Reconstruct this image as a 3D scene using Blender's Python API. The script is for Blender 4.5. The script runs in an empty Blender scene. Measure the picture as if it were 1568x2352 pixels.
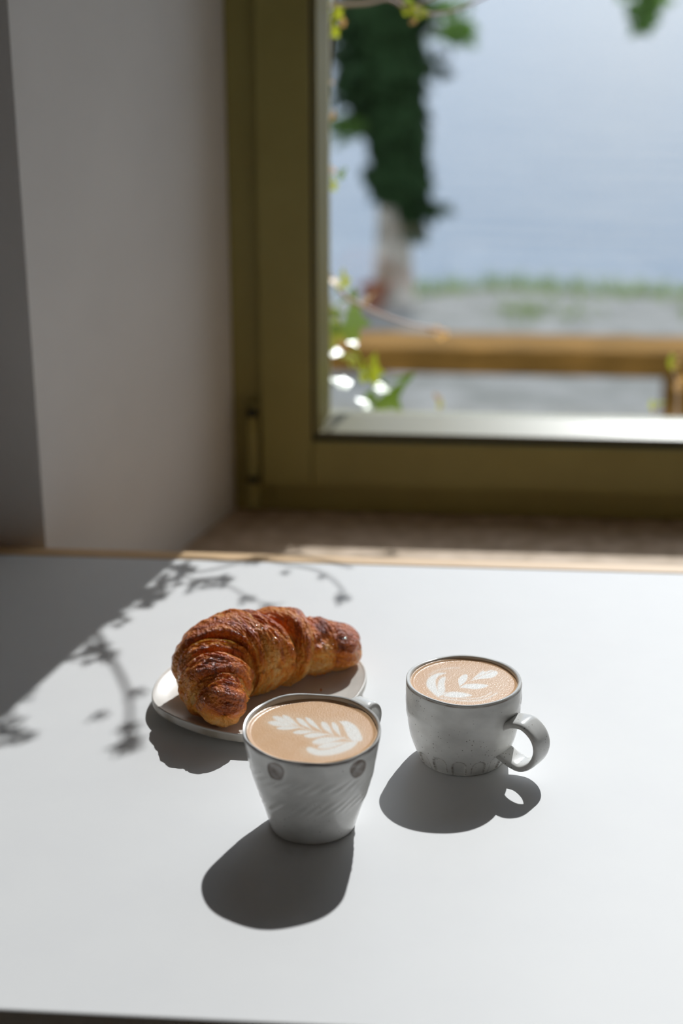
import bpy, math, random
import numpy as np
from mathutils import Matrix, Vector

random.seed(7)
rng = np.random.default_rng(11)

# ---------------------------------------------------------------- camera
FPX = 3600.0                                   # focal length in pixels of the 1568 x 2352 frame
PITCH = math.atan(FPX / 9794.0)
YAW = math.radians(4.3)
TZ = 0.75                                      # table top height
CAM = np.array([0.0, 0.0, TZ + 0.573])
FWD = np.array([-math.sin(YAW) * math.cos(PITCH), math.cos(YAW) * math.cos(PITCH), -math.sin(PITCH)])
RGT = np.array([math.cos(YAW), math.sin(YAW), 0.0])
UPV = np.cross(RGT, FWD)


def ray(x, y):
    return FWD + RGT * (x - 784) / FPX - UPV * (y - 1176) / FPX


def onz(x, y, z):
    d = ray(x, y)
    return CAM + d * (z - CAM[2]) / d[2]


def ony(x, y, Y):
    d = ray(x, y)
    return CAM + d * (Y - CAM[1]) / d[1]


scene = bpy.context.scene
col = scene.collection
cd = bpy.data.cameras.new('camera')
cam = bpy.data.objects.new('camera', cd)
col.objects.link(cam)
m = Matrix.Identity(4)
for i in range(3):
    m[i][0], m[i][1], m[i][2], m[i][3] = RGT[i], UPV[i], -FWD[i], CAM[i]
cam.matrix_world = m
cd.sensor_fit = 'HORIZONTAL'
cd.sensor_width = 24.0
cd.lens = FPX / 1568 * 24.0
cd.clip_start = 0.02
cd.clip_end = 900
cd.dof.use_dof = True
cd.dof.focus_distance = 1.135
cd.dof.aperture_fstop = 3.2
scene.camera = cam

# ---------------------------------------------------------------- light
SUN = np.array([0.2478, 1.0820, 1.0])           # direction towards the sun
sd = bpy.data.lights.new('sun', 'SUN')
sd.energy = 3.38
sd.color = (0.99, 0.99, 1.0)
sd.angle = math.radians(0.53)
sun = bpy.data.objects.new('sun_offscreen', sd)
col.objects.link(sun)
sun.rotation_euler = Vector(SUN).to_track_quat('Z', 'Y').to_euler()
sun.location = (3, 12, 11)

world = bpy.data.worlds.new('sky')
scene.world = world
world.use_nodes = True
nt = world.node_tree
nt.nodes.clear()
wo = nt.nodes.new('ShaderNodeOutputWorld')
bg = nt.nodes.new('ShaderNodeBackground')
tc = nt.nodes.new('ShaderNodeTexCoord')
sep = nt.nodes.new('ShaderNodeSeparateXYZ')
ramp = nt.nodes.new('ShaderNodeValToRGB')
ramp.color_ramp.elements[0].position = 0.0
ramp.color_ramp.elements[0].color = (0.66, 0.79, 1.0, 1)
ramp.color_ramp.elements[1].position = 0.75
ramp.color_ramp.elements[1].color = (0.36, 0.56, 0.92, 1)
mp = nt.nodes.new('ShaderNodeMapping')
mp.inputs['Scale'].default_value = (1.3, 1.3, 4.5)
nz = nt.nodes.new('ShaderNodeTexNoise')
nz.inputs['Scale'].default_value = 2.2
nz.inputs['Detail'].default_value = 6
cr = nt.nodes.new('ShaderNodeValToRGB')
cr.color_ramp.elements[0].position = 0.40
cr.color_ramp.elements[1].position = 0.60
mix = nt.nodes.new('ShaderNodeMix')
mix.data_type = 'RGBA'
mix.inputs[7].default_value = (1.22, 1.17, 1.10, 1)
nt.links.new(tc.outputs['Generated'], sep.inputs[0])
nt.links.new(sep.outputs['Z'], ramp.inputs[0])
nt.links.new(tc.outputs['Generated'], mp.inputs[0])
nt.links.new(mp.outputs[0], nz.inputs['Vector'])
nt.links.new(nz.outputs['Fac'], cr.inputs[0])
nt.links.new(cr.outputs[0], mix.inputs[0])
nt.links.new(ramp.outputs[0], mix.inputs[6])
nt.links.new(mix.outputs[2], bg.inputs[0])
bg.inputs[1].default_value = 1.15
nt.links.new(bg.outputs[0], wo.inputs[0])

vs = scene.view_settings
vs.view_transform = 'Standard'
vs.look = 'None'
vs.exposure = 0.15
vs.gamma = 1.0
vs.use_curve_mapping = False
scene.cycles.max_bounces = 24                  # let daylight keep bouncing between the white walls
scene.cycles.diffuse_bounces = 20


# ---------------------------------------------------------------- helpers
def tag(o, label=None, cat=None, group=None, kind=None):
    if label:
        o['label'] = label
    if cat:
        o['category'] = cat
    if group:
        o['group'] = group
    if kind:
        o['kind'] = kind
    return o


def empty(name, loc=(0, 0, 0)):
    o = bpy.data.objects.new(name, None)
    o.empty_display_size = 0.05
    o.location = tuple(loc)
    col.objects.link(o)
    return o


def mesh_obj(name, verts, faces, mat, parent=None, smooth=True, cols=None, uvs=None):
    me = bpy.data.meshes.new(name)
    v = np.asarray(verts, float)
    if parent is not None:                       # vertices are given in world space; parents are only translated
        off = np.array(parent.location)
        if parent.parent is not None:
            off = off + np.array(parent.parent.location)
        v = v - off
    me.from_pydata(v.tolist(), [], [tuple(int(i) for i in f) for f in faces])
    me.update()
    if smooth:
        me.polygons.foreach_set('use_smooth', [True] * len(me.polygons))
    if cols is not None:
        c = np.ones((len(v), 4))
        c[:, :cols.shape[1]] = cols
        a = me.color_attributes.new('tint', 'FLOAT_COLOR', 'POINT')
        a.data.foreach_set('color', c.ravel())
    if uvs is not None:
        u = np.ones((len(v), 4))
        u[:, :uvs.shape[1]] = uvs
        a = me.color_attributes.new('strip', 'FLOAT_COLOR', 'POINT')
        a.data.foreach_set('color', u.ravel())
    if mat:
        me.materials.append(mat)
    o = bpy.data.objects.new(name, me)
    col.objects.link(o)
    if parent is not None:
        o.parent = parent
    return o


def grid_faces(nu, nv, cu=False, cv=False):
    F = []
    for i in range(nu if cu else nu - 1):
        i2 = (i + 1) % nu
        for j in range(nv if cv else nv - 1):
            j2 = (j + 1) % nv
            F.append((i * nv + j, i2 * nv + j, i2 * nv + j2, i * nv + j2))
    return F


def grid_obj(name, P, mat, parent=None, cu=False, cv=False, cols=None, uvs=None, flip=False):
    nu, nv = P.shape[:2]
    F = grid_faces(nu, nv, cu, cv)
    if flip:
        F = [f[::-1] for f in F]
    return mesh_obj(name, P.reshape(-1, 3), F, mat, parent,
                    cols=None if cols is None else cols.reshape(-1, cols.shape[-1]),
                    uvs=None if uvs is None else uvs.reshape(-1, uvs.shape[-1]))


def bevel(o, w=0.002, seg=2):
    b = o.modifiers.new('bevel', 'BEVEL')
    b.width = w
    b.segments = seg
    b.limit_method = 'ANGLE'
    return o


def box_vf(x0, x1, y0, y1, z0, z1):
    v = [(x, y, z) for x in (x0, x1) for y in (y0, y1) for z in (z0, z1)]
    f = [(0, 1, 3, 2), (4, 6, 7, 5), (0, 4, 5, 1), (2, 3, 7, 6), (0, 2, 6, 4), (1, 5, 7, 3)]
    return v, f


def box(name, x0, x1, y0, y1, z0, z1, mat, parent=None, bw=0.0):
    v, f = box_vf(x0, x1, y0, y1, z0, z1)
    o = mesh_obj(name, v, f, mat, parent, smooth=False)
    if bw:
        bevel(o, bw)
    return o


def prism_vf(poly, z0, z1, base=0):
    n = len(poly)
    v = [(x, y, z0) for x, y in poly] + [(x, y, z1) for x, y in poly]
    f = [tuple(base + i for i in range(n))[::-1], tuple(base + n + i for i in range(n))]
    f += [(base + i, base + (i + 1) % n, base + n + (i + 1) % n, base + n + i) for i in range(n)]
    return v, f


def catmull(pts, n):
    pts = np.asarray(pts, float)
    P = np.vstack([2 * pts[0] - pts[1], pts, 2 * pts[-1] - pts[-2]])
    out = []
    segs = len(pts) - 1
    for u in np.linspace(0, segs, n):
        k = min(int(u), segs - 1)
        t = u - k
        a, b, c, d = P[k], P[k + 1], P[k + 2], P[k + 3]
        out.append(0.5 * ((2 * b) + (c - a) * t + (2 * a - 5 * b + 4 * c - d) * t * t + (3 * b - a - 3 * c + d) * t ** 3))
    return np.array(out)


def tube(name, pts, rad, mat, parent=None, n=24, seg=8, smoothpath=True):
    P = catmull(pts, n) if smoothpath else np.asarray(pts, float)
    n = len(P)
    r = np.interp(np.linspace(0, 1, n), np.linspace(0, 1, len(np.atleast_1d(rad))), np.atleast_1d(rad)) \
        if np.ndim(rad) else np.full(n, rad)
    T = np.gradient(P, axis=0)
    T /= np.linalg.norm(T, axis=1)[:, None]
    ref = np.array([0.31, 0.21, 0.93])
    A = np.cross(T, ref)
    A /= np.linalg.norm(A, axis=1)[:, None]
    B = np.cross(T, A)
    a = np.linspace(0, 2 * np.pi, seg, endpoint=False)
    G = P[:, None] + r[:, None, None] * (np.cos(a)[None, :, None] * A[:, None] + np.sin(a)[None, :, None] * B[:, None])
    V = G.reshape(-1, 3).tolist() + [P[0].tolist(), P[-1].tolist()]
    F = grid_faces(n, seg, False, True)
    F += [(j, n * seg, (j + 1) % seg) for j in range(seg)]
    F += [((n - 1) * seg + (j + 1) % seg, n * seg + 1, (n - 1) * seg + j) for j in range(seg)]
    return mesh_obj(name, V, F, mat, parent)


def snoise(u, v, seed, freq, octaves=3, pv=None):
    """smooth pseudo noise of two numpy arrays; pv=True makes it periodic in v (radians)"""
    r = np.random.default_rng(seed)
    out = np.zeros(np.broadcast(u, v).shape)
    amp = 1.0
    fu, fv = freq
    for o in range(octaves):
        for k in range(6):
            a = r.uniform(0.4, 1.0) * fu * r.choice([-1, 1])
            b = r.uniform(0.2, 1.0) * fv
            if pv:
                b = round(b)
            out += amp / 6 ** .5 * np.sin(a * u + b * v + r.uniform(0, 6.28))
        amp *= 0.5
        fu *= 2
        fv *= 2
    return out


def sstep(a, b, x):
    t = np.clip((x - a) / (b - a), 0, 1)
    return t * t * (3 - 2 * t)


# ---------------------------------------------------------------- materials
def mat(name, base=(0.8, 0.8, 0.8), rough=0.5, spec=0.5, **kw):
    M = bpy.data.materials.new(name)
    M.use_nodes = True
    b = M.node_tree.nodes['Principled BSDF']
    b.inputs['Base Color'].default_value = (*base, 1)
    b.inputs['Roughness'].default_value = rough
    b.inputs['Specular IOR Level'].default_value = spec
    for k, v in kw.items():
        b.inputs[k].default_value = v
    return M, M.node_tree, b


def noise_color(M, nt, b, c1, c2, scale, detail=4, lo=0.35, hi=0.65, coord='Object', stretch=(1, 1, 1), rough=0.5):
    tc = nt.nodes.new('ShaderNodeTexCoord')
    mp = nt.nodes.new('ShaderNodeMapping')
    mp.inputs['Scale'].default_value = stretch
    n = nt.nodes.new('ShaderNodeTexNoise')
    n.inputs['Scale'].default_value = scale
    n.inputs['Detail'].default_value = detail
    n.inputs['Roughness'].default_value = rough
    r = nt.nodes.new('ShaderNodeValToRGB')
    r.color_ramp.elements[0].position = lo
    r.color_ramp.elements[0].color = (*c1, 1)
    r.color_ramp.elements[1].position = hi
    r.color_ramp.elements[1].color = (*c2, 1)
    nt.links.new(tc.outputs[coord], mp.inputs[0])
    nt.links.new(mp.outputs[0], n.inputs['Vector'])
    nt.links.new(n.outputs['Fac'], r.inputs[0])
    nt.links.new(r.outputs[0], b.inputs['Base Color'])
    return n, r, mp


def add_bump(nt, b, src, strength, dist):
    bp = nt.nodes.new('ShaderNodeBump')
    bp.inputs['Strength'].default_value = strength
    bp.inputs['Distance'].default_value = dist
    nt.links.new(src, bp.inputs['Height'])
    nt.links.new(bp.outputs[0], b.inputs['Normal'])
    return bp


M_wall, t_, b_ = mat('plaster_white', (0.80, 0.79, 0.775), 0.9, 0.2)
n_, r_, _ = noise_color(M_wall, t_, b_, (0.79, 0.78, 0.765), (0.82, 0.81, 0.795), 9, 5)
add_bump(t_, b_, n_.outputs['Fac'], 0.05, 0.003)
M_ceil, _, _ = mat('ceiling_paint', (0.85, 0.84, 0.82), 0.9, 0.2)
M_cream, _, _ = mat('white_wall_paint', (0.84, 0.83, 0.81), 0.9, 0.2)
M_floor, t_, b_ = mat('floor_boards', (0.13, 0.085, 0.05), 0.55)
n_, r_, _ = noise_color(M_floor, t_, b_, (0.36, 0.26, 0.17), (0.46, 0.34, 0.23), 6, 5, stretch=(1, 12, 1))

M_olive, t_, b_ = mat('olive_paint', (0.26, 0.21, 0.06), 0.42, 0.5)
n_, r_, _ = noise_color(M_olive, t_, b_, (0.315, 0.275, 0.085), (0.345, 0.305, 0.098), 14, 4)
add_bump(t_, b_, n_.outputs['Fac'], 0.04, 0.002)
M_bead, t_, b_ = mat('olive_gloss_paint', (0.20, 0.18, 0.065), 0.30, 0.6, **{'Coat Weight': 0.5, 'Coat Roughness': 0.35})
M_gap, _, _ = mat('rubber_seal', (0.022, 0.020, 0.012), 0.7)

M_glass = bpy.data.materials.new('window_glass')
M_glass.use_nodes = True
t_ = M_glass.node_tree
t_.nodes.clear()
o_ = t_.nodes.new('ShaderNodeOutputMaterial')
mx = t_.nodes.new('ShaderNodeMixShader')
tr = t_.nodes.new('ShaderNodeBsdfTransparent')
tr.inputs[0].default_value = (0.965, 0.975, 0.97, 1)
gl = t_.nodes.new('ShaderNodeBsdfGlossy')
gl.inputs['Roughness'].default_value = 0.0
lw = t_.nodes.new('ShaderNodeLayerWeight')
lw.inputs[0].default_value = 0.5
pw = t_.nodes.new('ShaderNodeMath')
pw.operation = 'POWER'
pw.inputs[1].default_value = 4.0
ma = t_.nodes.new('ShaderNodeMath')
ma.operation = 'MULTIPLY_ADD'
ma.inputs[1].default_value = 0.95
ma.inputs[2].default_value = 0.035
t_.links.new(lw.outputs['Facing'], pw.inputs[0])
t_.links.new(pw.outputs[0], ma.inputs[0])
t_.links.new(ma.outputs[0], mx.inputs[0])
t_.links.new(tr.outputs[0], mx.inputs[1])
t_.links.new(gl.outputs[0], mx.inputs[2])
t_.links.new(mx.outputs[0], o_.inputs[0])

M_sill, t_, b_ = mat('brown_stone_sill', (0.24, 0.16, 0.10), 0.6, 0.35)
n_, r_, _ = noise_color(M_sill, t_, b_, (0.52, 0.385, 0.26), (0.74, 0.575, 0.43), 38, 6, 0.36, 0.68)
add_bump(t_, b_, n_.outputs['Fac'], 0.15, 0.002)

M_lam, t_, b_ = mat('white_laminate', (0.80, 0.80, 0.80), 0.5, 0.3)
n_, r_, _ = noise_color(M_lam, t_, b_, (0.792, 0.792, 0.795), (0.806, 0.806, 0.806), 20, 3)
n2 = t_.nodes.new('ShaderNodeTexNoise')
n2.inputs['Scale'].default_value = 900
add_bump(t_, b_, n2.outputs['Fac'], 0.03, 0.0004)
M_oak, t_, b_ = mat('pale_oak_edge', (0.62, 0.42, 0.22), 0.45)
n_, r_, _ = noise_color(M_oak, t_, b_, (0.70, 0.45, 0.22), (0.80, 0.54, 0.29), 30, 6, stretch=(1, 14, 14))
M_under, _, _ = mat('table_underside', (0.16, 0.12, 0.085), 0.6)
M_steel, _, _ = mat('dark_steel', (0.06, 0.06, 0.06), 0.4, Metallic=0.8)


def ceramic(name, rough, speck_scale, speck_amt, speck_col=(0.10, 0.075, 0.05), bump=0.12, lo=0.84):
    """glaze whose colour is carried by the 'tint' attribute, with iron speckles and a slightly uneven surface"""
    M, t, b = mat(name, (0.7, 0.69, 0.66), rough, 0.5)
    at = t.nodes.new('ShaderNodeAttribute')
    at.attribute_name = 'tint'
    tcn = t.nodes.new('ShaderNodeTexCoord')
    vo = t.nodes.new('ShaderNodeTexVoronoi')
    vo.inputs['Scale'].default_value = speck_scale
    vo.inputs['Randomness'].default_value = 1.0
    rp = t.nodes.new('ShaderNodeValToRGB')
    rp.color_ramp.elements[0].position = 0.03
    rp.color_ramp.elements[0].color = (1, 1, 1, 1)
    rp.color_ramp.elements[1].position = 0.17
    rp.color_ramp.elements[1].color = (0, 0, 0, 1)
    nn = t.nodes.new('ShaderNodeTexNoise')
    nn.inputs['Scale'].default_value = 45
    nn.inputs['Detail'].default_value = 5
    gate = t.nodes.new('ShaderNodeMapRange')
    gate.inputs['From Min'].default_value = 0.62 - speck_amt
    gate.inputs['From Max'].default_value = 0.72 - speck_amt
    mul = t.nodes.new('ShaderNodeMath')
    mul.operation = 'MULTIPLY'
    mxc = t.nodes.new('ShaderNodeMix')
    mxc.data_type = 'RGBA'
    mxc.inputs[7].default_value = (*speck_col, 1)
    cloud = t.nodes.new('ShaderNodeTexNoise')
    cloud.inputs['Scale'].default_value = 60
    cloud.inputs['Detail'].default_value = 6
    cm = t.nodes.new('ShaderNodeMapRange')
    cm.inputs['To Min'].default_value = lo
    cm.inputs['To Max'].default_value = 1.12
    cmul = t.nodes.new('ShaderNodeMix')
    cmul.data_type = 'RGBA'
    cmul.blend_type = 'MULTIPLY'
    cmul.inputs[0].default_value = 1.0
    for n in (vo, nn, cloud):
        t.links.new(tcn.outputs['Object'], n.inputs['Vector'])
    t.links.new(vo.outputs['Distance'], rp.inputs[0])
    t.links.new(nn.outputs['Fac'], gate.inputs['Value'])
    t.links.new(rp.outputs[0], mul.inputs[0])
    t.links.new(gate.outputs[0], mul.inputs[1])
    t.links.new(cloud.outputs['Fac'], cm.inputs['Value'])
    t.links.new(at.outputs['Color'], cmul.inputs[6])
    t.links.new(cm.outputs[0], cmul.inputs[7])
    t.links.new(cmul.outputs[2], mxc.inputs[6])
    t.links.new(mul.outputs[0], mxc.inputs[0])
    t.links.new(mxc.outputs[2], b.inputs['Base Color'])
    add_bump(t, b, cloud.outputs['Fac'], bump, 0.0012)
    return M


M_cupA = ceramic('speckled_grey_white_glaze', 0.18, 260, 0.12, bump=0.10, lo=0.78)
M_cupB = ceramic('mottled_white_glaze', 0.18, 300, 0.19, bump=0.16, lo=0.72)
M_plate = ceramic('cream_glaze', 0.34, 420, 0.02, bump=0.06)

M_latte, t_, b_ = mat('milk_coffee', (0.6, 0.38, 0.2), 0.30, 0.4)
at = t_.nodes.new('ShaderNodeAttribute')
at.attribute_name = 'tint'
t_.links.new(at.outputs['Color'], b_.inputs['Base Color'])
tcn = t_.nodes.new('ShaderNodeTexCoord')
nn = t_.nodes.new('ShaderNodeTexNoise')
nn.inputs['Scale'].default_value = 900
nn.inputs['Detail'].default_value = 2
t_.links.new(tcn.outputs['Object'], nn.inputs['Vector'])
add_bump(t_, b_, nn.outputs['Fac'], 0.30, 0.0006)

# croissant crust: 'tint'.r is how deeply it is baked, 'strip' holds the coordinates along the rolled strip
M_crust, t_, b_ = mat('baked_crust', (0.5, 0.2, 0.05), 0.45, 0.2,
                      **{'Coat Weight': 0.9, 'Coat Roughness': 0.07, 'Subsurface Weight': 0.22, 'Subsurface Radius': (1.0, 0.42, 0.12), 'Subsurface Scale': 0.012})
at = t_.nodes.new('ShaderNodeAttribute')
at.attribute_name = 'tint'
ast = t_.nodes.new('ShaderNodeAttribute')
ast.attribute_name = 'strip'
mp = t_.nodes.new('ShaderNodeMapping')
mp.inputs['Scale'].default_value = (30, 7, 10)
n1 = t_.nodes.new('ShaderNodeTexNoise')
n1.inputs['Scale'].default_value = 1.0
n1.inputs['Detail'].default_value = 5
n1.inputs['Roughness'].default_value = 0.6
tcn = t_.nodes.new('ShaderNodeTexCoord')
n2 = t_.nodes.new('ShaderNodeTexNoise')
n2.inputs['Scale'].default_value = 380
n2.inputs['Detail'].default_value = 3
n3 = t_.nodes.new('ShaderNodeTexNoise')
n3.inputs['Scale'].default_value = 75
n3.inputs['Detail'].default_value = 4
t_.links.new(ast.outputs['Color'], mp.inputs[0])
t_.links.new(mp.outputs[0], n1.inputs['Vector'])
t_.links.new(tcn.outputs['Object'], n2.inputs['Vector'])
t_.links.new(tcn.outputs['Object'], n3.inputs['Vector'])
sr = t_.nodes.new('ShaderNodeSeparateColor')
t_.links.new(at.outputs['Color'], sr.inputs[0])


def mth(t, op, a, bb, cl=False):
    n = t.nodes.new('ShaderNodeMath')
    n.operation = op
    n.use_clamp = cl
    for i, x in enumerate((a, bb)):
        if isinstance(x, (int, float)):
            n.inputs[i].default_value = x
        else:
            t.links.new(x, n.inputs[i])
    return n.outputs[0]


s1 = mth(t_, 'MULTIPLY', mth(t_, 'SUBTRACT', n1.outputs['Fac'], 0.5), 1.15)
s2 = mth(t_, 'MULTIPLY', mth(t_, 'SUBTRACT', n3.outputs['Fac'], 0.5), 0.7)
fac = mth(t_, 'ADD', mth(t_, 'ADD', sr.outputs[0], s1), s2, True)
rp = t_.nodes.new('ShaderNodeValToRGB')
cre = rp.color_ramp
cre.elements[0].position = 0.0
cre.elements[0].color = (0.96, 0.52, 0.17, 1)
cre.elements[1].position = 1.0
cre.elements[1].color = (0.26, 0.045, 0.006, 1)
for p_, c_ in ((0.25, (0.95, 0.385, 0.055)), (0.50, (0.85, 0.235, 0.012)), (0.76, (0.60, 0.125, 0.006))):
    e = cre.elements.new(p_)
    e.color = (*c_, 1)
t_.links.new(fac, rp.inputs[0])
t_.links.new(rp.outputs[0], b_.inputs['Base Color'])
hsum = mth(t_, 'ADD', mth(t_, 'MULTIPLY', n1.outputs['Fac'], 1.0), mth(t_, 'MULTIPLY', n2.outputs['Fac'], 1.5))
bpn = add_bump(t_, b_, hsum, 1.0, 0.0026)
t_.links.new(bpn.outputs[0], b_.inputs['Coat Normal'])

M_leaf, _, b_ = mat('leaf_green', (0.16, 0.26, 0.035), 0.28, 0.6, **{'Transmission Weight': 0.0})
M_leafy, _, _ = mat('leaf_yellow_green', (0.42, 0.46, 0.03), 0.35, 0.5)
M_leafo, _, _ = mat('leaf_young_orange', (0.62, 0.33, 0.10), 0.4, 0.5)


def translucent(M, c, f=0.5):
    t = M.node_tree
    b = t.nodes['Principled BSDF']
    out = t.nodes['Material Output']
    tl = t.nodes.new('ShaderNodeBsdfTranslucent')
    tl.inputs[0].default_value = (*c, 1)
    mxs = t.nodes.new('ShaderNodeMixShader')
    mxs.inputs[0].default_value = f
    t.links.new(b.outputs[0], mxs.inputs[1])
    t.links.new(tl.outputs[0], mxs.inputs[2])
    t.links.new(mxs.outputs[0], out.inputs[0])


translucent(M_leaf, (0.30, 0.46, 0.05), 0.4)
translucent(M_leafy, (0.62, 0.66, 0.04), 0.5)
translucent(M_leafo, (0.85, 0.50, 0.18), 0.45)
M_twig, _, _ = mat('young_pink_stem', (0.72, 0.52, 0.45), 0.45)
M_stem, _, _ = mat('brown_stem', (0.16, 0.09, 0.05), 0.6)

M_water, t_, b_ = mat('river_water', (0.12, 0.165, 0.21), 0.18, 0.5, IOR=1.33)
tcn = t_.nodes.new('ShaderNodeTexCoord')
mp = t_.nodes.new('ShaderNodeMapping')
mp.inputs['Scale'].default_value = (0.5, 1.6, 1)
nn = t_.nodes.new('ShaderNodeTexNoise')
nn.inputs['Scale'].default_value = 1.3
nn.inputs['Detail'].default_value = 5
t_.links.new(tcn.outputs['Object'], mp.inputs[0])
t_.links.new(mp.outputs[0], nn.inputs['Vector'])
add_bump(t_, b_, nn.outputs['Fac'], 0.5, 0.12)
M_gravel, t_, b_ = mat('grey_gravel', (0.16, 0.16, 0.15), 0.9, 0.2)
n_, r_, _ = noise_color(M_gravel, t_, b_, (0.15, 0.155, 0.14), (0.27, 0.27, 0.26), 7, 8, 0.3, 0.7)
add_bump(t_, b_, n_.outputs['Fac'], 0.5, 0.02)
M_grass, _, _ = mat('grass', (0.16, 0.22, 0.06), 0.6)
translucent(M_grass, (0.25, 0.36, 0.08), 0.4)
M_log, t_, b_ = mat('weathered_timber', (0.26, 0.16, 0.06), 0.9, 0.1)
n_, r_, _ = noise_color(M_log, t_, b_, (0.115, 0.062, 0.012), (0.27, 0.14, 0.032), 9, 6, stretch=(1, 8, 8))
M_bark, t_, b_ = mat('pale_bark', (0.45, 0.41, 0.36), 0.85)
n_, r_, _ = noise_color(M_bark, t_, b_, (0.20, 0.18, 0.14), (0.60, 0.56, 0.50), 9, 5)
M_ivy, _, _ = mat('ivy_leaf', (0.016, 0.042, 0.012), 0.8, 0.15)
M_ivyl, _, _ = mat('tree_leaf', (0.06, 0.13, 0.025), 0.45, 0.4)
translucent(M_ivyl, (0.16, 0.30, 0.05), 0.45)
M_zinc, _, _ = mat('zinc_sheet', (0.42, 0.42, 0.44), 0.45, Metallic=0.3)
M_clay, _, _ = mat('terracotta', (0.23, 0.07, 0.03), 0.8)

# ---------------------------------------------------------------- room shell
ZS = 0.6369                                     # inner sill height
YW = 1.8609                                     # plane of the fixed window frame
YF = 1.440                                      # room face of the window wall
YE = 2.03                                       # outer face of the window wall
XL, XR = -0.2751, 0.70                          # window opening
CL, CR = -0.4063, 0.825                         # splayed corners on the room side
ZT = 2.16                                       # window head
RX0, RX1, RY0, RZ = -2.3, 2.0, -2.4, 2.75       # room limits

V, F = [], []
for poly, z0, z1 in (
        ([(RX0, YF), (CL, YF), (XL, YW), (XL, YE), (RX0, YE)], 0, RZ),
        ([(CR, YF), (RX1, YF), (RX1, YE), (XR, YE), (XR, YW)], 0, RZ),
        ([(CL, YF), (CR, YF), (XR, YW), (XR, YE), (XL, YE), (XL, YW)], 0, ZS - 0.03),
        ([(CL, YF), (CR, YF), (XR, YW), (XR, YE), (XL, YE), (XL, YW)], ZT, RZ)):
    v, f = prism_vf(poly, z0, z1, len(V))
    V += v
    F += f
tag(mesh_obj('wall_back', V, F, M_wall, smooth=False), 'thick white plastered wall with splayed window reveal', kind='structure')
tag(box('floor', RX0 - 0.1, RX1 + 0.1, RY0 - 0.1, YE, -0.05, 0.0, M_floor), 'pale wooden floor of the room', kind='structure')
tag(box('ceiling', RX0 - 0.1, RX1 + 0.1, RY0 - 0.1, YE, RZ, RZ + 0.1, M_ceil), 'white ceiling', kind='structure')
tag(box('wall_left', RX0 - 0.1, RX0, RY0, YF, 0, RZ, M_cream), 'white side wall', kind='structure')


def wall_open(name, axis, pos, a0, a1, holes, label):
    """wall with rectangular window openings: axis 'x' = wall at x=pos running along y, 'y' = wall at y=pos running along x"""
    V, F = [], []
    cuts = sorted(holes)
    edge = a0
    pieces = []
    for (h0, h1, z0, z1) in cuts:
        pieces += [(edge, h0, 0, RZ), (h0, h1, 0, z0), (h0, h1, z1, RZ)]
        edge = h1
    pieces.append((edge, a1, 0, RZ))
    for (p0, p1, z0, z1) in pieces:
        if axis == 'x':
            v, f = box_vf(pos, pos + 0.1, p0, p1, z0, z1)
        else:
            v, f = box_vf(p0, p1, pos - 0.1, pos, z0, z1)
        F += [tuple(i + len(V) for i in q) for q in f]
        V += v
    return tag(mesh_obj(name, V, F, M_cream, smooth=False), label, kind='structure')


wall_open('wall_right', 'x', RX1, RY0, YF, [], 'white side wall')
wall_open('wall_front', 'y', RY0, RX0, RX1, [], 'white wall behind the table')

tag(mesh_obj('trim_1', *prism_vf([(CL, YF - 0.012), (CR, YF - 0.012), (CR, YF), (XR, YW + 0.02), (XL, YW + 0.02), (CL, YF)], ZS - 0.03, ZS),
             M_sill, smooth=False), 'brown speckled stone window sill inside the reveal', kind='structure')

# ---------------------------------------------------------------- window
win = tag(empty('window_1', (0.2, YW, ZS)), 'olive green painted casement window in thick white wall', kind='structure')
SXL, SXR = -0.2387, 0.6630               # outside of the sash
SZB, SZT = 0.6773, 2.12
GXL, GXR = -0.1757, 0.5990               # inner edge of the stiles
GZB, GZT = 0.7358, 2.055
PXL, PXR = -0.1573, 0.5800               # visible glass
PZB, PZT = 0.7579, 2.036
FY0, FY1 = YW, YW + 0.07
SY0, SY1 = YW - 0.018, YW + 0.05
YG = YW + 0.034
box('frame_jamb', XL, SXL + 0.012, FY0, FY1, ZS, ZT, M_olive, win, 0.002)
box('frame_jamb', SXR - 0.012, XR, FY0, FY1, ZS, ZT, M_olive, win, 0.002)
box('frame_head', SXL + 0.012, SXR - 0.012, FY0, FY1, SZT - 0.012, ZT, M_olive, win, 0.002)
box('frame_sill', SXL + 0.012, SXR - 0.012, FY0, FY1, ZS, SZB + 0.012, M_olive, win, 0.002)
box('stile', SXL, GXL, SY0, SY1, SZB, SZT, M_olive, win, 0.003)
box('stile', GXR, SXR, SY0, SY1, SZB, SZT, M_olive, win, 0.003)
box('rail', GXL, GXR, SY0, SY1, SZB, GZB, M_olive, win, 0.003)
box('rail', GXL, GXR, SY0, SY1, GZT, SZT, M_olive, win, 0.003)


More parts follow.
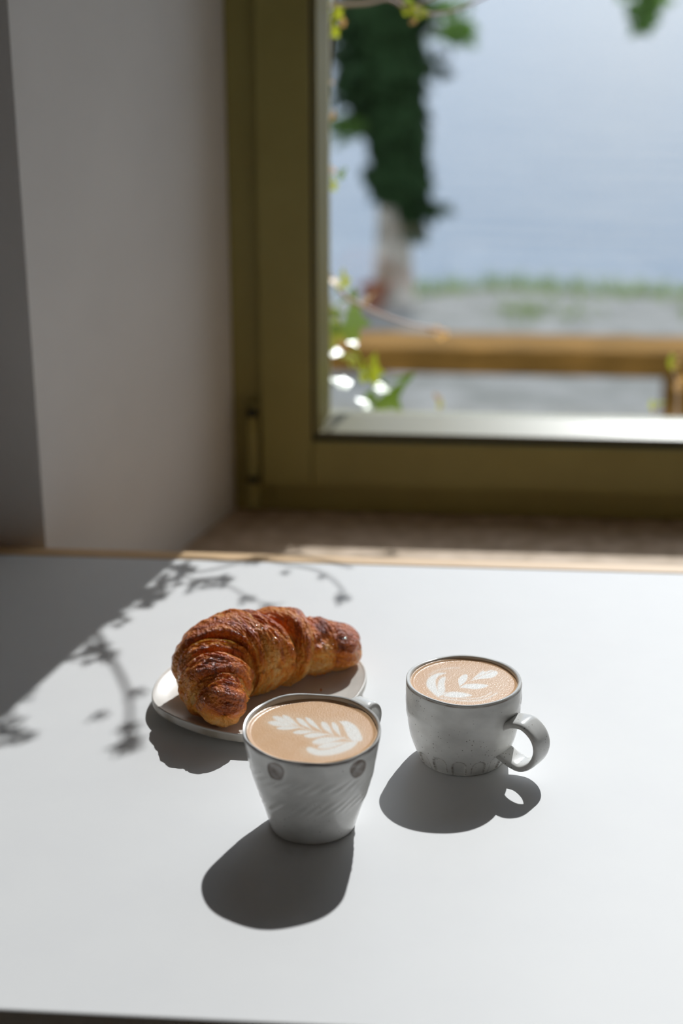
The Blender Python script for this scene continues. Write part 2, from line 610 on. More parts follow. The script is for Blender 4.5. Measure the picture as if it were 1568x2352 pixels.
def bead(ax):
    """glazing bead: a wedge from the sash face back to the pane, mitred at the corners"""
    ya, yb, yc = SY0 + 0.006, YG - 0.004, SY1
    g = 0.004
    if ax == 'bottom':
        A = [(GXL, GZB), (GXR, GZB), (PXR, PZB), (PXL, PZB)]
    elif ax == 'top':
        A = [(GXR, GZT), (GXL, GZT), (PXL, PZT), (PXR, PZT)]
    elif ax == 'left':
        A = [(GXL, GZT), (GXL, GZB), (PXL, PZB), (PXL, PZT)]
    else:
        A = [(GXR, GZB), (GXR, GZT), (PXR, PZT), (PXR, PZB)]
    (a, b, c, d) = A
    mid = lambda p, q, t: (p[0] + (q[0] - p[0]) * t, p[1] + (q[1] - p[1]) * t)
    e, f_ = mid(a, d, 0.42), mid(b, c, 0.42)
    P = [(a[0], ya + g, a[1]), (b[0], ya + g, b[1]),           # 0 1 outer, in front
         (e[0], ya + g, e[1]), (f_[0], ya + g, f_[1]),         # 2 3 step
         (d[0], yb, d[1]), (c[0], yb, c[1]),                   # 4 5 against the glass
         (d[0], yc, d[1]), (c[0], yc, c[1]),
         (a[0], yc, a[1]), (b[0], yc, b[1])]
    F = [(0, 1, 3, 2), (2, 3, 5, 4), (4, 5, 7, 6), (6, 7, 9, 8), (8, 9, 1, 0), (0, 2, 4, 6, 8), (1, 9, 7, 5, 3)]
    return mesh_obj('glazing_bead', P, F, M_bead if ax == 'bottom' else M_olive, win, smooth=False)


for s in ('bottom', 'top', 'left', 'right'):
    bead(s)
# dark seal between sash and bead
for (x0, x1, z0, z1) in ((GXL - 0.0005, GXL + 0.003, GZB, GZT), (GXL, GXR, GZB - 0.0005, GZB + 0.003)):
    box('seal', x0, x1, SY0 + 0.004, SY0 + 0.012, z0, z1, M_gap, win)
box('glass', PXL - 0.008, PXR + 0.008, YG, YG + 0.004, PZB - 0.008, PZT + 0.008, M_glass, win)
# hinge on the left jamb
hg = box('hinge', SXL - 0.016, SXL - 0.002, SY0 + 0.006, FY0, 0.6613, 0.7833, M_olive, win, 0.002)
hx, hy = SXL - 0.0105, SY0 + 0.001
tube('hinge_barrel', [(hx, hy, 0.6901), (hx, hy, 0.7662)], 0.0075, M_olive, hg, n=4, seg=20)
tube('hinge_pin', [(hx, hy, 0.7662), (hx, hy, 0.7750)], 0.0060, M_gap, hg, n=4, seg=16)
tube('hinge_pin', [(hx, hy, 0.6808), (hx, hy, 0.6901)], 0.0060, M_gap, hg, n=4, seg=16)
tube('hinge_knuckle', [(hx, hy, 0.6506), (hx, hy, 0.6808)], 0.0085, M_olive, hg, n=4, seg=20)
tag(box('trim_2', XL, XR, YW + 0.071, YE + 0.06, 0.668, 0.688, M_zinc, None, 0.003), 'grey metal sill outside the window', kind='structure')
tag(box('trim_3', XL, XR, YW + 0.071, YE, ZS - 0.028, 0.668, M_wall), 'rendered ledge under the metal sill', kind='structure')

# ---------------------------------------------------------------- table
tab = tag(empty('table', (0.15, 1.06, 0)), 'white laminate table with a pale oak strip along its back edge', 'table')
TX0, TX1, TY0, TY1 = -0.95, 1.05, 0.722, 1.428
STRIP = 0.019
box('table_top', TX0, TX1, TY0, TY1 - STRIP, TZ - 0.026, TZ, M_lam, tab, 0.0015)
box('edge_strip', TX0, TX1, TY1 - STRIP, TY1, TZ - 0.026, TZ + 0.0006, M_oak, tab, 0.001)
box('apron', TX0 + 0.08, TX1 - 0.08, TY0 + 0.06, TY1 - 0.06, TZ - 0.075, TZ - 0.026, M_under, tab)
for lx in (TX0 + 0.1, TX1 - 0.14):
    for ly in (TY0 + 0.07, TY1 - 0.11):
        box('leg', lx, lx + 0.04, ly, ly + 0.04, 0.0, TZ - 0.07, M_steel, tab, 0.002)


# ---------------------------------------------------------------- cups
def lathe_cup(name, parent, c, prof_out, prof_in, shape, colour, mtl, na=420):
    """prof_*: list of (radius, height); shape(r, z, ang, outer)->(r, z); colour(r, z, ang, outer)->rgb"""
    po = catmull(prof_out, 150)
    pi_ = catmull(prof_in, 60)
    prof = np.vstack([np.array([[0.0, po[0, 1]]]), po, pi_[1:], np.array([[0.0, pi_[-1, 1]]])])
    outer = np.array([1] * (1 + len(po)) + [0] * (len(pi_)))
    a = np.linspace(0, 2 * np.pi, na, endpoint=False)
    Rr, A = np.meshgrid(prof[:, 0], a, indexing='ij')
    Z = np.meshgrid(prof[:, 1], a, indexing='ij')[0]
    O = np.meshgrid(outer, a, indexing='ij')[0]
    R2, Z2, ex, ey = shape(Rr, Z, A, O)
    P = np.stack([c[0] + R2 * np.cos(A) + ex, c[1] + R2 * np.sin(A) + ey, TZ + Z2], -1)
    C = colour(Rr, Z, A, O)
    return grid_obj(name, P, mtl, parent, cv=True, cols=C, flip=True)


def strap_handle(name, parent, c, az, path, width, thick, mtl, tint, n=70):
    """path: (distance from axis, height); strap of rounded section"""
    P2 = catmull(path, n)
    d = np.array([math.cos(az), math.sin(az), 0.0])
    t = np.array([-math.sin(az), math.cos(az), 0.0])
    T2 = np.gradient(P2, axis=0)
    T2 /= np.linalg.norm(T2, axis=1)[:, None]
    N2 = np.stack([T2[:, 1], -T2[:, 0]], -1)
    k = 28
    a = np.linspace(0, 2 * np.pi, k, endpoint=False)
    sx = np.sign(np.cos(a)) * np.abs(np.cos(a)) ** 0.42
    sy = np.sign(np.sin(a)) * np.abs(np.sin(a)) ** 0.75
    w = np.interp(np.linspace(0, 1, n), np.linspace(0, 1, len(width)), width) / 2
    th = np.interp(np.linspace(0, 1, n), np.linspace(0, 1, len(thick)), thick) / 2
    G = np.zeros((n, k, 3))
    for i in range(n):
        o = np.array([c[0], c[1], TZ]) + d * P2[i, 0] + np.array([0, 0, P2[i, 1]])
        nn = d * N2[i, 0] + np.array([0, 0, N2[i, 1]])
        G[i] = o + (w[i] * sx)[:, None] * t + (th[i] * sy)[:, None] * nn
    C = np.zeros((n, k, 3)) + np.array(tint)
    edge = np.abs(sx)[None, :] * np.ones((n, 1))
    wear = sstep(0.90, 0.995, edge) * 0.35 * (0.6 + 0.4 * snoise(np.arange(n)[:, None] * .1, a[None, :], 5, (2, 2)))
    C = C * (1 - wear[..., None]) + np.array([0.30, 0.24, 0.18]) * wear[..., None]
    return grid_obj(name, G, mtl, parent, cv=True, cols=C)


def petal_mask(X, Y, tip, base, w, soft=0.22, sharp=1.5):
    tip, base = np.array(tip, float), np.array(base, float)
    L = np.linalg.norm(tip - base)
    u = (tip - base) / L
    s = ((X - base[0]) * u[0] + (Y - base[1]) * u[1]) / L
    d = np.abs(-(X - base[0]) * u[1] + (Y - base[1]) * u[0])
    sc = np.clip(s, 0, 1)
    hw = 0.5 * w * np.sin(np.pi * sc ** sharp) ** 0.75
    return sstep(-soft * w * 0.5, soft * w * 0.5, hw - d) * ((s > 0) & (s < 1))


def poly_mask(X, Y, poly, soft):
    poly = catmull(np.vstack([poly, poly[:1]]), 90)[:-1]
    inside = np.zeros(X.shape, bool)
    dist = np.full(X.shape, 1e9)
    n = len(poly)
    for i in range(n):
        a, b = poly[i], poly[(i + 1) % n]
        cond = ((a[1] > Y) != (b[1] > Y))
        xi = a[0] + (Y - a[1]) / (b[1] - a[1] + 1e-12) * (b[0] - a[0])
        inside ^= cond & (X < xi)
        L2 = ((b - a) ** 2).sum() + 1e-12
        tt = np.clip(((X - a[0]) * (b[0] - a[0]) + (Y - a[1]) * (b[1] - a[1])) / L2, 0, 1)
        dist = np.minimum(dist, np.hypot(X - a[0] - tt * (b[0] - a[0]), Y - a[1] - tt * (b[1] - a[1])))
    sd_ = np.where(inside, dist, -dist)
    return sstep(-soft, soft, sd_)


def line_mask(X, Y, pts, w, soft):
    P = catmull(pts, 60)
    dist = np.full(X.shape, 1e9)
    for a, b in zip(P[:-1], P[1:]):
        L2 = ((b - a) ** 2).sum() + 1e-12
        tt = np.clip(((X - a[0]) * (b[0] - a[0]) + (Y - a[1]) * (b[1] - a[1])) / L2, 0, 1)
        dist = np.minimum(dist, np.hypot(X - a[0] - tt * (b[0] - a[0]), Y - a[1] - tt * (b[1] - a[1])))
    return sstep(-soft, soft, w / 2 - dist)


def latte(name, c, rfun, z, art, label, seedn, group=None):
    """coffee surface; the milk drawing is laid out in photo pixels and carried to the liquid's plane"""
    nr, na = 150, 460
    rr = np.concatenate([np.linspace(0, 1, nr), [1.0]])
    a = np.linspace(0, 2 * np.pi, na, endpoint=False)
    U, A = np.meshgrid(rr, a, indexing='ij')
    ex, ey, R = rfun(A)
    X = c[0] + U * (R * np.cos(A)) + ex
    Y = c[1] + U * (R * np.sin(A)) + ey
    X[-1] = c[0] + 0.86 * (X[-1] - c[0])
    Y[-1] = c[1] + 0.86 * (Y[-1] - c[1])
    Zs = np.full(X.shape, z) + 0.0011 * sstep(0.93, 1.0, U)
    Zs[-1] -= 0.012
    # pixel coordinates of every point
    v = np.stack([X - CAM[0], Y - CAM[1], np.full(X.shape, z - CAM[2])], -1)
    w = v @ FWD
    px = 784 + FPX * (v @ RGT) / w
    py = 1176 - FPX * (v @ UPV) / w
    milk, veil = art(px, py)
    nzv = snoise(X * 1000, Y * 1000, seedn, (0.35, 0.35), 4)
    crema = np.array([0.76, 0.47, 0.265])
    deep = np.array([0.71, 0.41, 0.20])
    pale = np.array([0.80, 0.58, 0.385])
    white = np.array([0.90, 0.87, 0.81])
    g = np.clip(0.5 + 0.35 * nzv, 0, 1)[..., None]
    C = crema * (1 - 0.5 * g) + deep * 0.5 * g
    C = C * (1 - veil[..., None]) + pale * veil[..., None]
    edge = sstep(0.955, 0.992, U)[..., None] * 0.55
    C = C * (1 - edge) + np.array([0.80, 0.56, 0.35]) * edge
    C = C * (1 - milk[..., None]) + white * milk[..., None]
    P = np.stack([X, Y, Zs], -1)
    o = grid_obj(name, P, M_latte, None, cv=True, cols=C)
    return tag(o, label, 'coffee', group)


# ----- front cup: tapered tumbler with a hammered wall
FC = (-0.0900, 0.9345)
FH = 0.0735
ca = empty('tapered_mug', (FC[0], FC[1], TZ))
tag(ca, 'tapered white stoneware mug with brown rim and two brown thumbprints', 'mug')
view_az = math.atan2(-FC[1], -FC[0])            # direction from the cup to the viewer


def ring_shift(A):
    """the hand-pinched rim is a little longer towards the window"""
    dx = np.cos(A - view_az)
    return 0.0030 * np.clip(-dx, 0, 1) ** 1.5


def shapeA(R, Z, A, O):
    t = Z / FH
    dent = snoise(A, Z * 90, 21, (3, 1.0), 1, None)
    fac = 0.0
    k = 9
    ph = (A * k / (2 * np.pi)) % 1.0
    facet = (0.5 - 0.5 * np.cos(2 * np.pi * ph) - 0.5) * 0.0010
    band = sstep(0.12, 0.3, t) * (1 - sstep(0.78, 0.95, t))
    wav = 0.0
    for k_, a_, p_ in ((2, 1.0, 0.4), (3, 0.6, 1.9), (5, 0.35, 0.2)):
        wav = wav + a_ * np.sin(k_ * A + p_ + 3 * t)
    # slanting combed ridges pressed into the wall in two bands
    rel = A - view_az
    ridg = 0.0
    for zc, zw, sl in ((0.047 + 0.004 * np.sin(rel * 1.3), 0.0045, 1.0), (0.027 + 0.006 * np.sin(rel * 1.1 + 0.5), 0.0055, 1.0)):
        env = np.exp(-((Z - zc) / zw) ** 2)
        ridg = ridg + env * np.sin(rel * 26 - (Z - zc) * 900 * sl + 1.5 * np.sin(rel * 3)) * 0.00034
    R2 = R + O * (facet * band * 0.9 + ridg * band) + (R / 0.047) * wav * 0.00045
    # thumb prints are shallow dimples
    for az_, zc in DOTS:
        dd = np.hypot((np.angle(np.exp(1j * (A - az_)))) * 0.044, Z - zc)
        R2 = R2 - O * 0.0011 * np.exp(-(dd / 0.0062) ** 2)
    rim = sstep(0.75, 1.0, t)
    up = rim * (0.0012 * np.clip(-np.cos(A - view_az), -1, 1) + 0.0006 * np.sin(3 * A + 1.0) + 0.0004 * np.sin(7 * A))
    s = ring_shift(A) * sstep(0.2, 1.0, t)
    return R2 + s, Z + up, 0.0, 0.0


DOTS = []
for (px, py) in ((628, 1772), (823, 1764)):
    # hit the cup wall about 1.6 cm under the rim
    best = None
    for zc in np.linspace(0.04, 0.072, 65):
        P = onz(px, py, TZ + zc)
        r_w = np.interp(zc, [0.03, 0.05, 0.0735], [0.0385, 0.0437, 0.0468])
        e = abs(math.hypot(P[0] - FC[0], P[1] - FC[1]) - r_w)
        if P[1] < FC[1] and (best is None or e < best[0]):
            best = (e, math.atan2(P[1] - FC[1], P[0] - FC[0]), zc)
    DOTS.append(best[1:])


def colourA(R, Z, A, O):
    base = np.array([0.83, 0.825, 0.80])
    C = np.zeros(R.shape + (3,)) + base
    n = snoise(A, Z * 300, 31, (3, 1.2), 3, None)
    C = C * (1 + 0.035 * n)[..., None]
    # bare brown lip
    nn = snoise(A, A * 0, 9, (9, 1), 3, None) * 0.0003
    lip = np.where(O > 0, np.exp(-((Z + nn - (FH - 0.0014)) / 0.0012) ** 2), 0.30 * sstep(FH - 0.0010, FH - 0.0003, Z + nn))
    pat = np.clip(0.80 + 0.18 * snoise(A * 1.0, Z * 0, 77, (7, 1), 3, None), 0.5, 1)
    lip = (lip * pat)[..., None]
    C = C * (1 - lip) + np.array([0.085, 0.05, 0.035]) * lip
    for az_, zc in DOTS:
        sl = 0.62 * np.sign(math.sin(az_ - view_az))
        ax = np.angle(np.exp(1j * (A - az_))) * 0.044
        az2 = (Z - zc)
        u = ax * math.cos(sl) + az2 * math.sin(sl)
        v = -ax * math.sin(sl) + az2 * math.cos(sl)
        dd = np.hypot(u / 0.0067, v / 0.0090) + 0.05 * snoise(A * 8, Z * 500, 12, (1.2, 0.5), 2, None)
        mk = (1 - sstep(0.90, 1.02, dd)) * O
        tone = 0.72 + 0.20 * snoise(A * 10, Z * 700, 13, (1.3, 0.7), 3, None) + 0.35 * sstep(0.55, 1.0, dd)
        mk = (mk * np.clip(tone, 0.25, 0.95))[..., None]
        C = C * (1 - mk) + np.array([0.16, 0.11, 0.08]) * mk
    return C


outA = [(0.0272, 0.0), (0.0289, 0.0010), (0.0303, 0.006), (0.0323, 0.013), (0.0350, 0.022), (0.0379, 0.031), (0.0405, 0.040),
        (0.0425, 0.049), (0.0441, 0.057), (0.0455, 0.065), (0.0466, 0.0715), (0.0463, FH)]
inA = [(0.0463, FH), (0.0449, FH - 0.0006), (0.0440, FH - 0.003), (0.0434, FH - 0.008), (0.0420, FH - 0.016), (0.038, FH - 0.03)]
lathe_cup('body', ca, FC, outA, inA, shapeA, colourA, M_cupA)
haz = math.radians(50) + YAW
strap_handle('handle', ca, FC, haz, [(0.0425, 0.0655), (0.0500, 0.0705), (0.0580, 0.0700), (0.0635, 0.0640), (0.0630, 0.0560),
                                     (0.0570, 0.0480), (0.0490, 0.0430), (0.0390, 0.0405)],
             [0.022, 0.018, 0.016, 0.016, 0.017, 0.018], [0.0066, 0.0052, 0.0050, 0.0052, 0.006], M_cupA, (0.83, 0.825, 0.80))


def zA(x, y):
    return (540 + x * 360 / 1568, 1570 + y * 360 / 1568)


def artA(px, py):
    X = (px - 540) * 1568 / 360
    Y = (py - 1570) * 1568 / 360
    mk = np.zeros(X.shape)
    petals = [((470, 318), (650, 435), 52), ((372, 330), (620, 430), 56), ((325, 388), (640, 428), 56), ((412, 448), (690, 436), 40),
              ((612, 345), (770, 462), 48), ((700, 338), (870, 480), 44), ((575, 490), (810, 478), 40), ((685, 525), (960, 505), 50),
              ((862, 382), (985, 520), 62), ((970, 385), (1060, 535), 54), ((768, 590), (1110, 540), 72), ((825, 640), (1140, 580), 64)]
    for tp, bs, w in petals:
        mk = np.maximum(mk, petal_mask(X, Y, tp, bs, w, 0.5, 1.7) * 0.97)
    lob = np.array([(1042, 378), (1120, 378), (1205, 425), (1255, 505), (1266, 565), (1190, 580), (1140, 545), (1105, 480), (1080, 425)])
    mk = np.maximum(mk, poly_mask(X, Y, lob, 13))
    lob = np.array([(1235, 570), (1190, 628), (1100, 678), (960, 716), (840, 722), (745, 695), (712, 655), (745, 636), (860, 662), (985, 640), (1120, 588)])
    mk = np.maximum(mk, poly_mask(X, Y, lob, 15) * 0.97)
    stem = line_mask(X, Y, [(330, 385), (480, 412), (620, 437), (760, 470), (900, 505), (1050, 545), (1180, 568), (1265, 572)], 9, 9) * 0.65
    mk = np.maximum(mk, stem)
    veil = poly_mask(X, Y, np.array([(1030, 345), (1180, 370), (1290, 470), (1310, 570), (1240, 660), (1080, 725), (880, 765), (700, 735), (640, 660),
                                     (740, 590), (600, 520), (420, 480), (280, 395), (400, 290), (640, 310), (860, 350)]), 40) * 0.45
    streak = 0.5 + 0.5 * np.sin(X * 0.045 + Y * 0.09 + 2 * np.sin(X * 0.01))
    return mk * (0.93 + 0.07 * streak), veil


cofA_z = TZ + FH - 0.0032


def rA(A):
    return 0.0, 0.0, 0.0441 + ring_shift(A) * 0.95 + 0.00045 * (np.sin(2 * A + 3.3) + .6 * np.sin(3 * A + 4.8))


latte('latte', FC, rA, cofA_z, artA, 'milky coffee with a many-leaved white rosetta, in the tapered mug', 41)

# ----- back cup: rounded bowl with carved petals round the foot
BC = (0.0119, 1.0365)
BH = 0.0635
cb = empty('rounded_mug', (BC[0], BC[1], TZ))
tag(cb, 'rounded white stoneware mug with carved petal flutes around its foot', 'mug')
NF = 15
vb = math.atan2(-BC[1], -BC[0])


def flute(A, Z):
    ph = ((A - vb) * NF / (2 * np.pi) + 0.62) % 1.0 - 0.5
    k = np.floor((A - vb) * NF / (2 * np.pi) + 0.62)
    hgt = 0.0150 + 0.0012 * np.sin(k * 2.3)
    d = np.hypot(ph / 0.36, np.clip((Z - (hgt - 0.006)) / 0.006, 0, 9))      # <1 inside the arch
    return d


def shapeB(R, Z, A, O):
    d = flute(A, Z)
    inside = 1 - sstep(0.75, 1.02, d)
    R2 = R - O * inside * 0.0014 * sstep(0.0, 0.003, Z)
    wob = 0.0003 * np.sin(2 * A + 0.7) + 0.0002 * np.sin(3 * A + 2 + 40 * Z) + 0.00018 * snoise(A, Z * 200, 3, (3, 2), 2, None)
    up = sstep(0.8, 1.0, Z / BH) * 0.0004 * (np.sin(2 * A + 1) + 0.6 * np.sin(5 * A))
    return R2 + wob * (R / 0.042), Z + up, 0.0, 0.0


def colourB(R, Z, A, O):
    C = np.zeros(R.shape + (3,)) + np.array([0.84, 0.83, 0.795])
    n = snoise(A, Z * 220, 51, (4, 1.5), 4, None)
    C = C * (1 + 0.05 * n)[..., None]
    d = flute(A, Z)
    line = np.exp(-((d - 0.98) / 0.10) ** 2) * (1 - sstep(0.014, 0.018, Z)) * sstep(0.0008, 0.0025, Z)
    line = line * np.clip(0.55 + 0.5 * snoise(A * 3, Z * 900, 52, (6, 3), 3, None), 0.05, 0.9)
    line = (line * O * 0.8)[..., None]
    C = C * (1 - line) + np.array([0.15, 0.095, 0.05]) * line
    nn = snoise(A, A * 0, 19, (11, 1), 3, None)
    lip = np.where(O > 0, np.exp(-((Z - (BH - 0.0016)) / 0.00055) ** 2), 0) * np.clip(0.75 + 0.3 * nn, 0.2, 1)
    lip = lip[..., None]
    C = C * (1 - lip) + np.array([0.20, 0.13, 0.075]) * lip
    return C


outB = [(0.0298, 0.0), (0.0314, 0.0009), (0.0334, 0.005), (0.0361, 0.012), (0.0386, 0.020), (0.0404, 0.029), (0.0415, 0.039), (0.0420, 0.049),
        (0.0422, 0.058), (0.0421, 0.0624), (0.0414, BH)]
inB = [(0.0414, BH), (0.0398, BH - 0.0003), (0.0389, BH - 0.0018), (0.0386, BH - 0.006), (0.0384, BH - 0.014), (0.036, BH - 0.03)]
lathe_cup('body', cb, BC, outB, inB, shapeB, colourB, M_cupB)
hazb = -math.radians(36) + YAW
strap_handle('handle', cb, BC, hazb, [(0.0385, 0.0395), (0.0445, 0.0430), (0.0540, 0.0440), (0.0630, 0.0375), (0.0660, 0.0275),
                                      (0.0625, 0.0170), (0.0540, 0.0105), (0.0450, 0.0110), (0.0345, 0.0155)],
             [0.022, 0.0205, 0.020, 0.020, 0.020, 0.019, 0.019], [0.0068, 0.0056, 0.0054, 0.0054, 0.0056, 0.0062], M_cupB, (0.83, 0.825, 0.80))


def artB(px, py):
    X = (px - 920) * 1568 / 300
    Y = (py - 1480) * 1568 / 300
    mk = np.zeros(X.shape)
    lob = np.array([(455, 640), (370, 570), (312, 500), (318, 430), (370, 378), (450, 345), (540, 345), (470, 372), (425, 415), (420, 470), (440, 540), (475, 600)])
    mk = np.maximum(mk, poly_mask(X, Y, lob, 14))
    lob = np.array([(470, 640), (440, 540), (455, 440), (500, 395), (540, 400), (525, 470), (530, 560)])
    mk = np.maximum(mk, poly_mask(X, Y, lob, 14) * 0.95)
    mk = np.maximum(mk, petal_mask(X, Y, (860, 612), (470, 598), 70, 0.4, 0.9))
    lob = np.array([(705, 505), (690, 440), (715, 390), (765, 362), (800, 368), (795, 420), (760, 465)])
    mk = np.maximum(mk, poly_mask(X, Y, lob, 9))
    lob = np.array([(700, 515), (780, 480), (900, 472), (1000, 480), (1050, 493), (1000, 520), (900, 538), (790, 528)])
    mk = np.maximum(mk, poly_mask(X, Y, lob, 9))
    lob = np.array([(840, 438), (900, 380), (985, 318), (1010, 330), (1080, 310), (1150, 322), (1160, 355), (1110, 395), (1010, 412), (920, 420)])
    mk = np.maximum(mk, poly_mask(X, Y, lob, 10))
    arcs = [([(480, 645), (640, 665), (850, 680), (1030, 650), (1155, 585)], 16, 12, 0.6),
            ([(500, 630), (680, 640), (880, 650), (1000, 625), (1090, 575)], 12, 10, 0.5),
            ([(350, 360), (450, 310), (600, 285), (700, 280)], 14, 16, 0.35)]
    for p_, w, s_, a_ in arcs:
        mk = np.maximum(mk, line_mask(X, Y, p_, w, s_) * a_)
    groove = line_mask(X, Y, [(440, 645), (600, 560), (740, 490), (860, 425), (1000, 360), (1165, 300)], 7, 7)
    mk = mk * (1 - 0.75 * groove)
    veil = poly_mask(X, Y, np.array([(300, 400), (450, 290), (700, 270), (900, 300), (1180, 290), (1330, 400), (1200, 600), (950, 700), (600, 690), (350, 590)]), 50) * 0.30
    return mk, veil


cofB_z = TZ + BH - 0.0030


def rB(A):
    return 0.0, 0.0, 0.0391 + 0.0003 * np.sin(2 * A + 0.7)


latte('latte', BC, rB, cofB_z, artB, 'milky coffee with a small white tulip leaf pattern, in the rounded mug', 43)

# ---------------------------------------------------------------- plate
PH = 0.0140
rim_px = [(348, 1606), (351, 1580), (368, 1551), (398, 1528), (440, 1505), (520, 1485), (620, 1472), (710, 1472), (780, 1487), (825, 1512),
          (842, 1545), (835, 1578), (806, 1612), (760, 1645), (700, 1672), (630, 1687), (560, 1687), (500, 1680), (440, 1664), (390, 1640), (362, 1622)]
rim = np.array([onz(x, y, TZ + PH)[:2] for x, y in rim_px])
PC = rim.mean(0)
ang = np.unwrap(np.arctan2(rim[:, 1] - PC[1], rim[:, 0] - PC[0]))
rad = np.hypot(rim[:, 0] - PC[0], rim[:, 1] - PC[1])
order = np.argsort(np.mod(ang, 2 * np.pi))
pa, pr = np.mod(ang, 2 * np.pi)[order], rad[order]
pl = tag(empty('plate', (PC[0], PC[1], TZ)), 'oval cream stoneware plate with a raised speckled edge under the croissant', 'plate')
na = 360
aa = np.linspace(0, 2 * np.pi, na, endpoint=False)
rr = np.interp(aa, np.concatenate([pa - 2 * np.pi, pa, pa + 2 * np.pi]), np.tile(pr, 3))
K = np.exp(-np.linspace(-2.2, 2.2, 41) ** 2)
K /= K.sum()
rr = np.convolve(np.tile(rr, 3), K, 'same')[na:2 * na]
prof = [(0.0, 0.0075), (0.30, 0.0075), (0.60, 0.0076), (0.72, 0.0080), (0.84, 0.0095), (0.93, 0.0118), (0.972, 0.0132), (0.986, PH), (0.997, PH - 0.0004), (1.0, PH - 0.0012),
        (1.0, PH - 0.0035), (0.994, PH - 0.0060), (0.965, PH - 0.0078), (0.86, 0.0044), (0.74, 0.0030), (0.68, 0.0016), (0.66, 0.0), (0.60, 0.0), (0.0, 0.0003)]
prof = np.array(prof)
top = catmull(prof, 150)
top[:, 1] = np.clip(top[:, 1], 0, None)
top[0, 0] = 0
top[-1, 0] = 0
Rg = top[:, 0][:, None] * rr[None, :]
Pp = np.stack([PC[0] + Rg * np.cos(aa), PC[1] + Rg * np.sin(aa), TZ + np.repeat(top[:, 1][:, None], na, 1)], -1)
Pp[..., 2] += (0.0007 * np.sin(3 * aa + 1) + 0.0004 * np.sin(5 * aa))[None, :] * np.clip(top[:, 0], 0, 1)[:, None] ** 3 * (top[:, 1] > 0.004)[:, None]
C = np.zeros(Pp.shape) + np.array([0.75, 0.72, 0.665])
k = np.arange(150)
iout = (top[:, 0] > 0.985) & (top[:, 1] < PH - 0.0010)
side = np.clip(iout.astype(float), 0, 1)
side = np.convolve(side, np.ones(5) / 5, 'same')[:, None] * np.clip(0.6 + 0.3 * snoise(aa, aa * 0, 4, (12, 1), 3, None), 0.2, 0.95)[None, :]
C = C * (1 - side[..., None] * 0.85) + np.array([0.34, 0.275, 0.19]) * side[..., None] * 0.85
grid_obj('dish', Pp, M_plate, pl, cv=True, cols=C)
PZ = TZ + 0.0078                                # resting surface of the plate

# ---------------------------------------------------------------- croissant
cro = tag(empty('croissant', tuple(onz(600, 1560, PZ))), 'glossy golden brown curved croissant lying on the oval plate', 'croissant')
ctrl = [  # px, py, height of the axis above the plate, radius
    (513, 1632, 0.0190, 0.0215), (507, 1606, 0.0215, 0.0255), (497, 1574, 0.0245, 0.0295), (494, 1545, 0.0268, 0.0328), (508, 1520, 0.0288, 0.0345),
    (548, 1503, 0.0292, 0.0350), (606, 1491, 0.0284, 0.0335), (660, 1483, 0.0270, 0.0318), (712, 1483, 0.0240, 0.0275), (756, 1484, 0.0205, 0.0232),
    (795, 1488, 0.0185, 0.0185)]
cp = np.array([onz(x, y, PZ + h) for x, y, h, r in ctrl])
crd = np.array([r for *_, r in ctrl])
NS = 400
sp = catmull(np.hstack([cp, crd[:, None]]), NS)
seg = np.linalg.norm(np.diff(sp[:, :3], axis=0), axis=1)
arc = np.concatenate([[0], np.cumsum(seg)])
arc_t = arc / arc[-1]
CLEN = arc[-1]


def spine(t):
    t2 = np.clip(t, 0, 1)
    P = np.stack([np.interp(t2, arc_t, sp[:, i]) for i in range(4)], -1)
    e = 0.012
    a = np.stack([np.interp(np.clip(t2 - e, 0, 1), arc_t, sp[:, i]) for i in range(3)], -1)
    b = np.stack([np.interp(np.clip(t2 + e, 0, 1), arc_t, sp[:, i]) for i in range(3)], -1)
    T = b - a
    T /= np.linalg.norm(T, axis=-1)[..., None]
    P[..., :3] += T * ((t - t2) * CLEN)[..., None]
    return P, T


sp_px = np.array([[784 + FPX * ((q[:3] - CAM) @ RGT) / ((q[:3] - CAM) @ FWD), 1176 - FPX * ((q[:3] - CAM) @ UPV) / ((q[:3] - CAM) @ FWD)] for q in sp])


def t_at(x, y):
    return float(arc_t[np.argmin(((sp_px - np.array([x, y])) ** 2).sum(1))])


